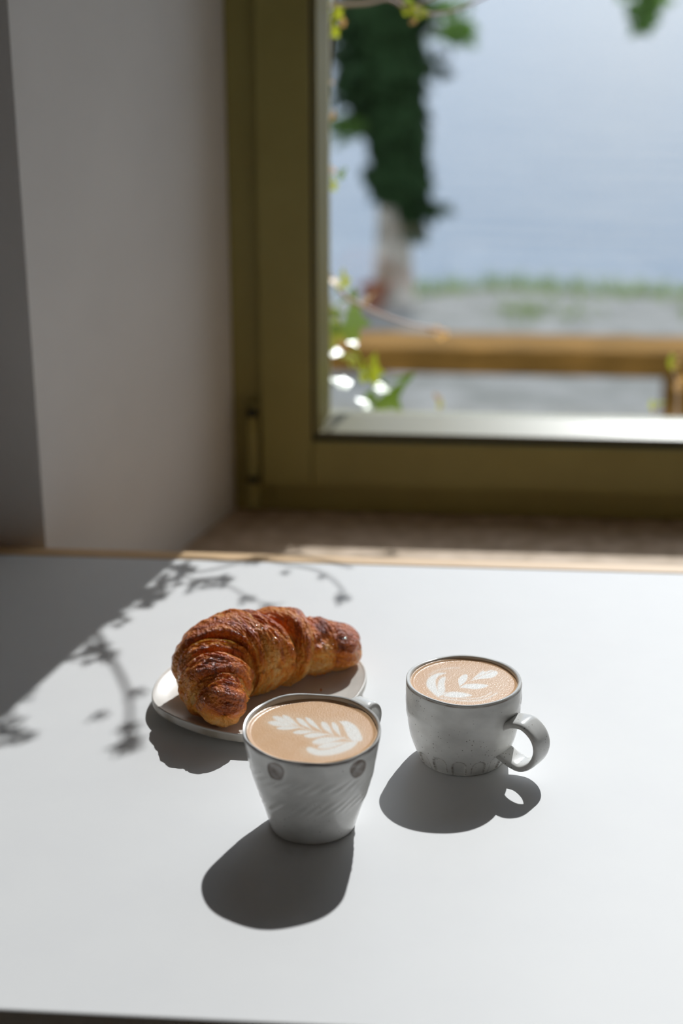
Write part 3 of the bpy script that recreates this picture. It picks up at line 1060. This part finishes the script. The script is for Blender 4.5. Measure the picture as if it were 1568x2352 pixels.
def wrap(seed, t_in, t_edge, r_in, r_max, slant=0.0, slant_ph=0.0, kind='edge', ridges=3, toast=0.0, lip=0.0060, cap=0.014, depth=0.012, in_slant=None):
    """one turn of the rolled dough. It starts hidden under its neighbour at t_in and ends in a free edge at t_edge."""
    na, nv = 240, 150
    a = np.linspace(0, 2 * np.pi, na, endpoint=False)
    u = np.linspace(0, 1, nv)
    sgn = 1 if t_edge > t_in else -1
    U, A = np.meshgrid(u, a, indexing='ij')
    jag = 0.0055 * snoise(A, A * 0, seed + 3, (3, 1), 2, True) * 0.5 + 0.0030 * snoise(A, A * 0, seed + 4, (9, 1), 3, None) * 0.5
    te = t_edge + slant * np.cos(A - slant_ph) + jag - sgn * lip * 0.8 / CLEN
    ti = t_in + (slant * 0.5 if in_slant is None else in_slant) * np.cos(A - slant_ph)
    uo = np.clip(U / 0.72, 0, 1)                       # outer skin
    ul = np.clip((U - 0.72) / 0.28, 0, 1)              # rounded lip, then the face that dives under
    t = ti + (te - ti) * uo
    P, T = spine(t)
    hgt = r_in + (r_max - r_in) * np.sin(np.pi / 2 * np.clip(uo / 0.70, 0, 1)) ** 0.85 - 0.02 * sstep(0.75, 1.0, uo)
    Rr = P[..., 3] * hgt
    if kind == 'edge':
        q = np.clip(ul / 0.45, 0, 1) * np.pi / 2
        dive = np.clip((ul - 0.45) / 0.55, 0, 1)
        Rr = Rr - lip * (1 - np.cos(q)) - depth * dive
        tt = t + sgn * (lip / CLEN) * (np.sin(q) - 0.55 * dive)
        # cut leaves of the lamination show on the diving face
        lam = np.sin(dive * 22 + 1.5 * snoise(A, dive, seed + 31, (4, 2), 2, None))
        tt = tt + sgn * (0.00045 / CLEN) * lam * np.sin(np.pi * dive)
    else:
        q = ul * np.pi / 2
        Rr = Rr * np.cos(q) ** 0.7
        tt = t + sgn * (cap / CLEN) * np.sin(q)
        dive = ul
    wob = 0.5 * snoise(A, U, seed, (3, 3), 2, None)
    ph = (uo * ridges + 0.30 * wob + 0.05 * snoise(A, U, seed + 8, (9, 5), 2, None))
    saw = (ph % 1.0)
    saw = np.where(saw < 0.86, saw / 0.86, (1 - saw) / 0.14)
    patch = np.clip(0.55 + 0.6 * snoise(A, uo * 2, seed + 41, (2, 3), 2, None), 0.0, 1.0)
    Rr = Rr + 0.0016 * patch * sstep(0.25, 0.5, uo) * (saw - 0.5) * (1 - 0.9 * ul)
    Rr = Rr + 0.00085 * snoise(A * 1.0, uo * 4, seed + 11, (5, 2.5), 3, None) * (1 - ul) ** 0.7
    Rr = Rr + 0.00030 * snoise(A * 1.0, uo * 14, seed + 12, (14, 4), 2, None) * (1 - ul) ** 0.5
    Rr = np.clip(Rr, 0.0002, None)
    if kind == 'end':
        lay = np.sin(9 * np.sin(A) * np.cos(q) + 3.0 * np.cos(A) * np.cos(q) + seed)
        tt = tt + sgn * (0.0012 / CLEN) * lay * np.sin(q) ** 2
        Rr = np.clip(Rr + 0.0007 * lay * np.cos(q), 0.0002, None)
    P, T = spine(tt)
    side = np.cross(T, np.array([0, 0, 1.0]))
    side /= np.linalg.norm(side, axis=-1)[..., None]
    up = np.cross(side, T)
    Q = P[..., :3] + Rr[..., None] * (np.cos(A)[..., None] * side + 0.93 * np.sin(A)[..., None] * up)
    ang_ = np.arctan2(Q[..., 1] - PC[1], Q[..., 0] - PC[0])
    fr_ = np.hypot(Q[..., 0] - PC[0], Q[..., 1] - PC[1]) / np.interp(np.mod(ang_, 2 * np.pi), aa, rr, period=2 * np.pi)
    zmin = TZ + np.interp(fr_, [0, 0.6, 0.72, 0.84, 0.93, 0.99], [0.0075, 0.0076, 0.0080, 0.0095, 0.0118, 0.0140]) + 0.0012   # rests on the dish
    Q[..., 2] = np.where(Q[..., 2] < zmin, zmin, Q[..., 2])
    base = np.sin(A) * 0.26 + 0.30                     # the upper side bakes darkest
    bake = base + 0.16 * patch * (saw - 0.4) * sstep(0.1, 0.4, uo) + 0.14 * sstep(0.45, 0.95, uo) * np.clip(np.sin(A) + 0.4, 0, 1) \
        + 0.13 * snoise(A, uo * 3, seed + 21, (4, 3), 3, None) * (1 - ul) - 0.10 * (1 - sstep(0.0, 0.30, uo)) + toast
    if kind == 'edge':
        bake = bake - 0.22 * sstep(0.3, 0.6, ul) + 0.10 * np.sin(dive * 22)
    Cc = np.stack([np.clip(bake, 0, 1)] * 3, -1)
    if kind == 'end':
        S = np.stack([Q[..., 2] * 9 + Q[..., 0] * 4, Q[..., 0] * 9, Q[..., 1] * 9], -1)
    else:
        S = np.stack([uo * abs(t_edge - t_in) * CLEN * 10 + ul * 0.1 + seed, np.sin(A) * 0.6 + seed * 3.1, np.cos(A) * 0.6], -1)
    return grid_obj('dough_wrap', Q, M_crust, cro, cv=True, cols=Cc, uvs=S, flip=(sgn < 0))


t600, t655 = t_at(590, 1494), t_at(640, 1486)
tmid = t_at(552, 1502)
# middle turn: one free edge towards each end, the near one strongly slanted
wrap(1, tmid + 0.03, t_at(500, 1532), 1.02, 1.06, 0.045, 0.25, ridges=1.4, toast=0.02, lip=0.005, depth=0.014)
wrap(2, tmid - 0.03, t600, 1.02, 1.07, t655 - t600, 0.15, ridges=1.4, toast=0.02, lip=0.0055, depth=0.016)
# band that shows between the two edges on the concave side
wrap(3, t_at(501, 1531), t_at(494, 1554), 0.68, 0.94, 0.012, 0.3, ridges=1.3, toast=-0.04, lip=0.0045, depth=0.014)
# turns towards the near end
wrap(4, t_at(494, 1551), t_at(502, 1593), 0.60, 0.97, 0.004, 1.2, ridges=1.3, toast=0.05, lip=0.0055, depth=0.014)
wrap(5, t_at(500, 1586), t_at(507, 1606), 0.60, 0.78, 0.0, 0.0, ridges=1, toast=-0.06, lip=0.003, depth=0.010)
wrap(6, t_at(505, 1600), t_at(512, 1626), 0.46, 0.80, 0.0, 0.0, kind='end', ridges=1.5, toast=0.13, cap=0.014)
# turns towards the far end
wrap(7, t600 + 0.000, t_at(684, 1483), 0.62, 1.07, 0.010, 0.3, ridges=1.5, toast=0.05, in_slant=t655 - t600, lip=0.005)
wrap(8, t_at(676, 1483), t_at(692, 1483), 0.84, 0.96, 0.006, 0.2, ridges=1, toast=-0.16, lip=0.003, depth=0.008)
wrap(9, t_at(686, 1483), t_at(784, 1487), 0.74, 0.98, 0.0, 0.0, kind='end', ridges=0.6, toast=0.12, cap=0.020)
# loose flakes and crumbs of crust
for i, (px, py, sz) in enumerate(((737, 1588, 0.0012), (455, 1622, 0.0030), (470, 1616, 0.0026), (448, 1608, 0.0018))):
    base_p = onz(px, py, PZ) if i == 0 else None
    if i == 0:
        ce = base_p + np.array([0, 0, 0.001])
    else:
        continue
    V, F = [], []
    for k in range(3):
        for j in range(6):
            an = j * math.pi / 3 + k
            rr_ = sz * (0.6, 1.0, 0.5)[k] * random.uniform(0.7, 1.2)
            V.append((ce[0] + rr_ * math.cos(an), ce[1] + rr_ * math.sin(an), ce[2] - 0.0006 + 0.0009 * k))
    F = grid_faces(3, 6, False, True) + [tuple(range(6))[::-1], tuple(range(12, 18))]
    o = mesh_obj('crumb', V, F, M_crust, None, cols=np.full((18, 3), 0.4), uvs=np.array(V))
    tag(o, 'tiny brown crumb of crust lying on the plate in the croissant\'s shadow', 'crumb')

# ---------------------------------------------------------------- climbing vine outside the pane
vine = tag(empty('climbing_vine', (-0.175, 1.95, 0.688)), 'climbing vine with small shiny leaves growing up beside the window frame', 'vine')
YV = 1.950


def leaf(name, pos, normal, updir, size, mtl, parent, lobes=True, curl=0.18):
    n = np.array(normal, float)
    n /= np.linalg.norm(n)
    u = np.array(updir, float)
    u = u - n * (u @ n)
    u /= np.linalg.norm(u)
    s = np.cross(u, n)
    if lobes:
        out = [(0, -0.08), (0.20, -0.22), (0.42, -0.10), (0.34, 0.10), (0.56, 0.30), (0.30, 0.40), (0.18, 0.62), (0.0, 1.0),
               (-0.18, 0.62), (-0.30, 0.40), (-0.56, 0.30), (-0.34, 0.10), (-0.42, -0.10), (-0.20, -0.22)]
    else:
        out = [(0, -0.1), (0.18, 0.05), (0.32, 0.3), (0.28, 0.6), (0.12, 0.88), (0, 1.05), (-0.12, 0.88), (-0.28, 0.6), (-0.32, 0.3), (-0.18, 0.05)]
    V = []
    mid = [(0, 0.05), (0, 0.35), (0, 0.7)]
    P = np.array(pos, float)
    for (x, y) in out + mid:
        z = -curl * (x * x) * 2 - curl * (y - 0.4) ** 2
        V.append(P + size * (x * s + y * u + z * n))
    nO = len(out)
    F = []
    for i in range(nO):
        j = (i + 1) % nO
        yi = (out[i][1] + out[j][1]) / 2
        c = nO + (0 if yi < 0.2 else 1 if yi < 0.5 else 2)
        F.append((i, j, c))
        ci = nO + (0 if out[i][1] < 0.2 else 1 if out[i][1] < 0.5 else 2)
        if ci != c:
            F.append((i, c, ci))
    return mesh_obj(name, V, F, mtl, parent)


def src(px, py, Y=YV):
    """point outside the pane whose sun shadow falls on the table at this photo position"""
    A = onz(px, py, TZ)
    t = (Y - A[1]) / SUN[1]
    return A + SUN * t


sunv = SUN / np.linalg.norm(SUN)


def rnd(s=1.0):
    return np.array([random.uniform(-1, 1) for _ in range(3)]) * s


# main stems hugging the frame
tube('stem', [(-0.185, 1.955, 0.69), (-0.172, 1.948, 0.80), (-0.168, 1.945, 0.95), (-0.163, 1.945, 1.10), (-0.165, 1.945, 1.25), (-0.150, 1.945, 1.42), (-0.156, 1.945, 1.60), (-0.145, 1.945, 1.85)],
     [0.0035, 0.003, 0.003, 0.0025, 0.002], M_stem, vine, n=60)
tube('stem', [(-0.195, 1.965, 0.69), (-0.180, 1.955, 0.9), (-0.170, 1.955, 1.05), (-0.160, 1.955, 1.2), (-0.146, 1.95, 1.38), (-0.150, 1.945, 1.55)],
     [0.003, 0.0025, 0.002], M_stem, vine, n=40)
# side shoots that throw the thin shadows
shoots = [([(219, 1447), (252, 1507), (280, 1560), (296, 1606), (299, 1666), (313, 1712)], 0.0030),
          ([(400, 1318), (470, 1312), (540, 1296), (598, 1286), (660, 1298), (720, 1308), (762, 1330), (790, 1362), (785, 1378), (772, 1370), (780, 1358)], 0.0016),
          ([(420, 1322), (463, 1337), (515, 1342), (570, 1372), (620, 1390), (650, 1384)], 0.0014),
          ([(150, 1500), (100, 1560), (52, 1590), (20, 1650), (25, 1688), (58, 1700)], 0.0020),
          ([(330, 1380), (380, 1340), (417, 1318)], 0.0022)]
for pts, r in shoots:
    tube('stem', [src(*p) for p in pts], [r, r * 0.6], M_twig, vine, n=36, seg=7)
shl = [(417, 1318, 0.038), (385, 1335, 0.030), (351, 1364, 0.040), (325, 1375, 0.034), (463, 1337, 0.024), (515, 1338, 0.026), (228, 1502, 0.030), (250, 1500, 0.018),
       (324, 1587, 0.016), (299, 1666, 0.018), (313, 1708, 0.022), (290, 1715, 0.014), (236, 1640, 0.014), (52, 1590, 0.018), (11, 1661, 0.024), (25, 1690, 0.028), (58, 1700, 0.018),
       (590, 1288, 0.015), (570, 1372, 0.016), (790, 1372, 0.016), (740, 1322, 0.010), (620, 1390, 0.012), (280, 1420, 0.026), (205, 1480, 0.020), (655, 1312, 0.010)]
for px, py, s in shl:
    p = src(px, py)
    leaf('leaf', p, sunv + rnd(0.35), rnd() + np.array([0, 0, 0.6]), s, random.choice([M_leaf, M_leafy, M_leafy, M_leafo]), vine)

# what shows in the photograph through the pane: px, py, size, kind, glossy?
half = lambda p: (sunv + (CAM - p) / np.linalg.norm(CAM - p))
tube('stem', [ony(754, 628, YV), ony(790, 678, YV), ony(850, 712, YV), ony(930, 742, YV), ony(1000, 757, YV), ony(1024, 764, YV)], [0.0030, 0.0026, 0.0020, 0.0022], M_twig, vine, n=30)
tube('stem', [ony(748, 12, YV), ony(840, 8, YV), ony(890, -2, YV), ony(930, 16, YV), ony(985, 32, YV), ony(1050, 22, YV), ony(1130, -14, YV)], [0.0022, 0.0018, 0.0014], M_twig, vine, n=30)
tube('stem', [ony(750, 690, YV), ony(790, 760, YV), ony(822, 815, YV), ony(850, 870, YV)], [0.0026, 0.0018], M_leafy, vine, n=20)
vis = [(785, 640, 0.024, M_leafy, 0), (765, 632, 0.016, M_leafo, 1), (835, 678, 0.020, M_leafo, 0), (1018, 762, 0.018, M_leafo, 0), (990, 752, 0.010, M_leafo, 0),
       (785, 715, 0.062, M_leaf, 0), (768, 745, 0.050, M_leafy, 0), (772, 796, 0.024, M_leaf, 1), (804, 771, 0.016, M_leaf, 1), (815, 812, 0.024, M_leafy, 0),
       (846, 845, 0.036, M_leafy, 0), (796, 866, 0.026, M_leaf, 1), (862, 880, 0.064, M_leaf, 0), (880, 884, 0.020, M_leaf, 1), (860, 918, 0.028, M_leaf, 1),
       (770, 22, 0.022, M_leafy, 0), (763, 66, 0.020, M_leafy, 0), (785, 48, 0.012, M_leafo, 0), (940, 12, 0.020, M_leafy, 0), (968, 18, 0.022, M_leafy, 0), (948, 45, 0.010, M_leafo, 0),
       (765, 378, 0.018, M_leafo, 0), (778, 392, 0.016, M_leaf, 0), (760, 420, 0.018, M_leafy, 0), (756, 180, 0.014, M_leafo, 0), (757, 260, 0.014, M_leafo, 0)]
for px, py, s, mtl, gloss in vis:
    p = ony(px, py, YV - 0.005 + random.uniform(-0.008, 0.01))
    nrm = half(p) + rnd(0.04) if gloss else np.array([0, -0.55, 0.45]) + rnd(0.5)
    p = p - np.array([0, 0, 0.35 * s])
    leaf('leaf', p, nrm, np.array([0, 0, 1.0]) + rnd(0.5), s, mtl, vine, curl=0.05 if gloss else 0.2)

# young shoots that rise just above the outer sill
for i, (pts, lab) in enumerate((
        ([(1558, 940), (1555, 900), (1546, 850)], 'young orange vine shoot rising over the outer sill at the timber bench leg'),
        ([(1496, 962), (1500, 942), (1503, 930)], 'pale yellow-green vine bud just above the outer sill'),
        ([(1008, 962), (1010, 940), (1013, 920)], 'pinkish vine bud above the outer sill below the twig'))):
    Yq = 2.01
    P0 = ony(*pts[0], Yq)
    P0[2] = 0.6885
    sh = tag(empty('vine_shoot', tuple(P0)), lab, 'vine shoot')
    Q = [P0] + [ony(*p, Yq) for p in pts[1:]]
    tube('stem', Q, [0.0018, 0.0012], M_twig, sh, n=12)
    for j in range(3 if i == 0 else 2):
        q = Q[min(j + 1, 2)] if i == 0 else Q[1 + j]
        leaf('leaf', q, np.array([0, -0.7, 0.3]) + rnd(0.4), np.array([0, 0, 1]) + rnd(0.4), 0.024 if i == 0 else 0.014,
             (M_leafo, M_leafo, M_leafy)[(i + j) % 3] if i != 1 else M_leafy, sh, lobes=False)

# ---------------------------------------------------------------- outside
GZ = -0.12
bankY = 6.9
xs = np.linspace(-9, 12, 90)
edge = bankY + 0.15 * np.sin(xs * 1.7) + 0.10 * np.sin(xs * 4.1 + 1) + 0.05 * np.sin(xs * 9)
V, F = [], []
for i, x in enumerate(xs):
    V += [(x, YE + 0.005, GZ), (x, edge[i] - 0.4, GZ), (x, edge[i], GZ - 0.05), (x, edge[i] + 0.5, -0.85), (x, edge[i] + 1.2, -1.3), (x, YE + 0.005, -1.3)]
F = grid_faces(len(xs), 6, False, True)
F += [tuple(range(6))[::-1], tuple(len(V) - 6 + i for i in range(6))]
tag(mesh_obj('gravel_bank', V, F, M_gravel, smooth=False), 'grey gravel river bank beyond the window', 'ground', kind='structure')
tag(mesh_obj('river', [(-160, 6.0, -0.75), (200, 6.0, -0.75), (200, 420, -0.75), (-160, 420, -0.75)], [(0, 1, 2, 3)], M_water, smooth=False),
    'rippled blue-grey river water reflecting sky and clouds', 'river', kind='structure')

# grass tufts along the bank edge and scattered on the gravel
V, F = [], []
for k in range(3600):
    x = random.uniform(-3.0, 4.0)
    if random.random() < 0.72:
        y = bankY + 0.15 * math.sin(x * 1.7) + 0.10 * math.sin(x * 4.1 + 1) - abs(random.gauss(0, 0.16)) - 0.02
        h = random.uniform(0.03, 0.11)
    else:
        cx = math.floor(x * 1.3) / 1.3 + 0.3
        x = cx + random.gauss(0, 0.10)
        y = 5.9 + 0.5 * math.sin(cx * 7) + random.gauss(0, 0.10)
        h = random.uniform(0.02, 0.05)
    if -0.55 < x < 0.15 and y < 6.75:
        continue
    a = random.uniform(0, 6.28)
    w = random.uniform(0.006, 0.014)
    lx, ly = random.gauss(0, 0.03), random.gauss(0, 0.03)
    b0 = len(V)
    z0 = GZ - 0.004 if y < bankY - 0.45 else GZ - 0.05
    V += [(x - w * math.cos(a), y - w * math.sin(a), z0), (x + w * math.cos(a), y + w * math.sin(a), z0), (x + lx, y + ly, z0 + h)]
    F.append((b0, b0 + 1, b0 + 2))
tag(mesh_obj('bank_grass', V, F, M_grass, smooth=False), 'tufts of green grass along the edge of the gravel bank', 'grass', kind='stuff')

# low timber bench
BY = 3.62
bz1 = ony(1100, 803, BY)[2]
bz0 = ony(1100, 862, BY)[2]
bx0 = ony(560, 830, BY)[0]
bn = tag(empty('timber_bench', (1.0, BY, GZ)), 'low weathered timber beam bench standing on the gravel', 'bench')
box('beam', bx0, 2.2, BY, BY + 0.17, bz0, bz1, M_log, bn, 0.006)
for lx in (bx0 + 0.02, ony(1538, 900, BY)[0], 1.9):
    box('leg', lx, lx + 0.10, BY + 0.025, BY + 0.145, GZ, bz0, M_log, bn, 0.004)

# ivy-clad tree on the bank
TB = ony(905, 690, 6.4)
TB = np.array([onz(905, 690, GZ)[0], onz(905, 690, GZ)[1], GZ])
TYc = TB[1]
tree = tag(empty('ivy_tree', tuple(TB)), 'pale-trunked tree wrapped in dense dark green ivy at the river edge', 'tree')
tr_px = [(905, 700), (903, 600), (905, 500), (905, 400), (900, 250), (895, 100), (890, -100), (885, -400), (880, -900)]
trp = [ony(x, y, TYc) for x, y in tr_px]
tube('trunk', trp, [0.095, 0.075, 0.072, 0.075, 0.08, 0.08, 0.08], M_bark, tree, n=40, seg=20)
V, F, V2, F2 = [], [], [], []


def add_leaf(V, F, p, s, n=None):
    n = rnd() if n is None else np.array(n) + rnd(0.5)
    n /= np.linalg.norm(n)
    u = rnd()
    u = u - n * (u @ n)
    u /= np.linalg.norm(u)
    w = np.cross(n, u)
    b0 = len(V)
    for q in ((0, -0.5), (0.42, -0.1), (0.0, 0.6), (-0.42, -0.1)):
        V.append(tuple(p + s * (q[0] * w + q[1] * u)))
    F.append((b0, b0 + 1, b0 + 2, b0 + 3))


for k in range(5200):                            # sleeve of ivy: px centre / half width along the trunk
    y = random.uniform(-420, 545)
    cx = np.interp(y, [-400, 0, 200, 300, 480, 545], [880, 880, 895, 905, 918, 945])
    hw = np.interp(y, [-400, 0, 200, 260, 300, 400, 480, 545], [150, 92, 82, 72, 66, 62, 52, 18]) + 10 * math.sin(y * 0.05) + 7 * math.sin(y * 0.13)
    a = random.uniform(0, 6.28)
    rr_ = math.sqrt(random.uniform(0.35, 1.0))
    P = ony(cx, y, TYc)
    r3 = hw * (TYc / math.cos(0.3)) / FPX
    if y > 480 and math.cos(a) < -0.1:
        continue
    add_leaf(V, F, P + np.array([math.cos(a) * r3 * rr_, math.sin(a) * r3 * rr_, 0]), random.uniform(0.05, 0.09), (math.cos(a), math.sin(a), 0.3))
# looser side growth
for (px, py, sx, sy, n_, M2) in ((800, 140, 40, 60, 170, 0), (805, 230, 35, 30, 90, 0), (805, 290, 42, 22, 150, 1), (1040, 72, 42, 20, 80, 1), (1000, 20, 55, 18, 90, 1), (985, 480, 30, 14, 60, 0),
                                 (790, 60, 40, 30, 60, 0), (1000, 150, 30, 30, 22, 0), (975, 430, 14, 60, 50, 0), (962, 330, 14, 60, 50, 0)):
    for k in range(n_):
        p = ony(px + random.gauss(0, sx * 0.6), py + random.gauss(0, sy * 0.6), TYc + random.gauss(0, 0.10))
        add_leaf(*((V2, F2) if M2 else (V, F)), p, random.uniform(0.03, 0.07))
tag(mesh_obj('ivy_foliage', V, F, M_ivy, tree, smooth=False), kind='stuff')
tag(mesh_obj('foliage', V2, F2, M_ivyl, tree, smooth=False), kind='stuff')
for pts, r in (([(900, 300), (850, 290), (800, 288), (760, 280)], 0.012), ([(890, 60), (960, 60), (1040, 72), (1080, 70)], 0.010), ([(880, 120), (820, 130), (770, 110)], 0.012),
               ([(925, 500), (960, 490), (1000, 478)], 0.008)):
    tube('branch', [ony(x, y, TYc) for x, y in pts], [r, r * 0.5], M_bark, tree, n=14)

# hanging twig of another tree
hb = tag(empty('hanging_branch', tuple(ony(1480, -160, 5.4))), 'small leafy branch hanging down over the water', 'branch')
tube('twig', [ony(1470, -160, 5.4), ony(1480, -60, 5.4), ony(1485, 30, 5.4), ony(1462, 70, 5.4)], [0.006, 0.003], M_bark, hb, n=16)
V, F = [], []
for k in range(230):
    y = random.uniform(-200, 75)
    w = np.interp(y, [-200, -20, 20, 75], [80, 46, 36, 16])
    add_leaf(V, F, ony(1482 - max(0, y) * 0.22 + random.gauss(0, w * 0.55), y, 5.4 + random.gauss(0, 0.08)), random.uniform(0.03, 0.06))
tag(mesh_obj('foliage', V, F, M_ivyl, hb, smooth=False), kind='stuff')

# brown stump beside the trunk foot
sp0 = onz(880, 668, GZ) + np.array([-0.02, -0.22, 0])
sk = tag(empty('clay_pot', (sp0[0], sp0[1] - 0.15, GZ)), 'small reddish brown clay pot at the foot of the ivy-clad tree', 'pot')
prof = catmull([(0.0, 0.0), (0.035, 0.0), (0.045, 0.04), (0.055, 0.085), (0.062, 0.088), (0.062, 0.105), (0.052, 0.105), (0.048, 0.085), (0.0, 0.08)], 40)
a = np.linspace(0, 2 * np.pi, 28, endpoint=False)
G = np.stack([sp0[0] + prof[:, 0][:, None] * np.cos(a), sp0[1] - 0.15 + prof[:, 0][:, None] * np.sin(a), GZ + np.repeat(prof[:, 1][:, None], 28, 1)], -1)
grid_obj('pot_body', G, M_clay, sk, cv=True, flip=True)
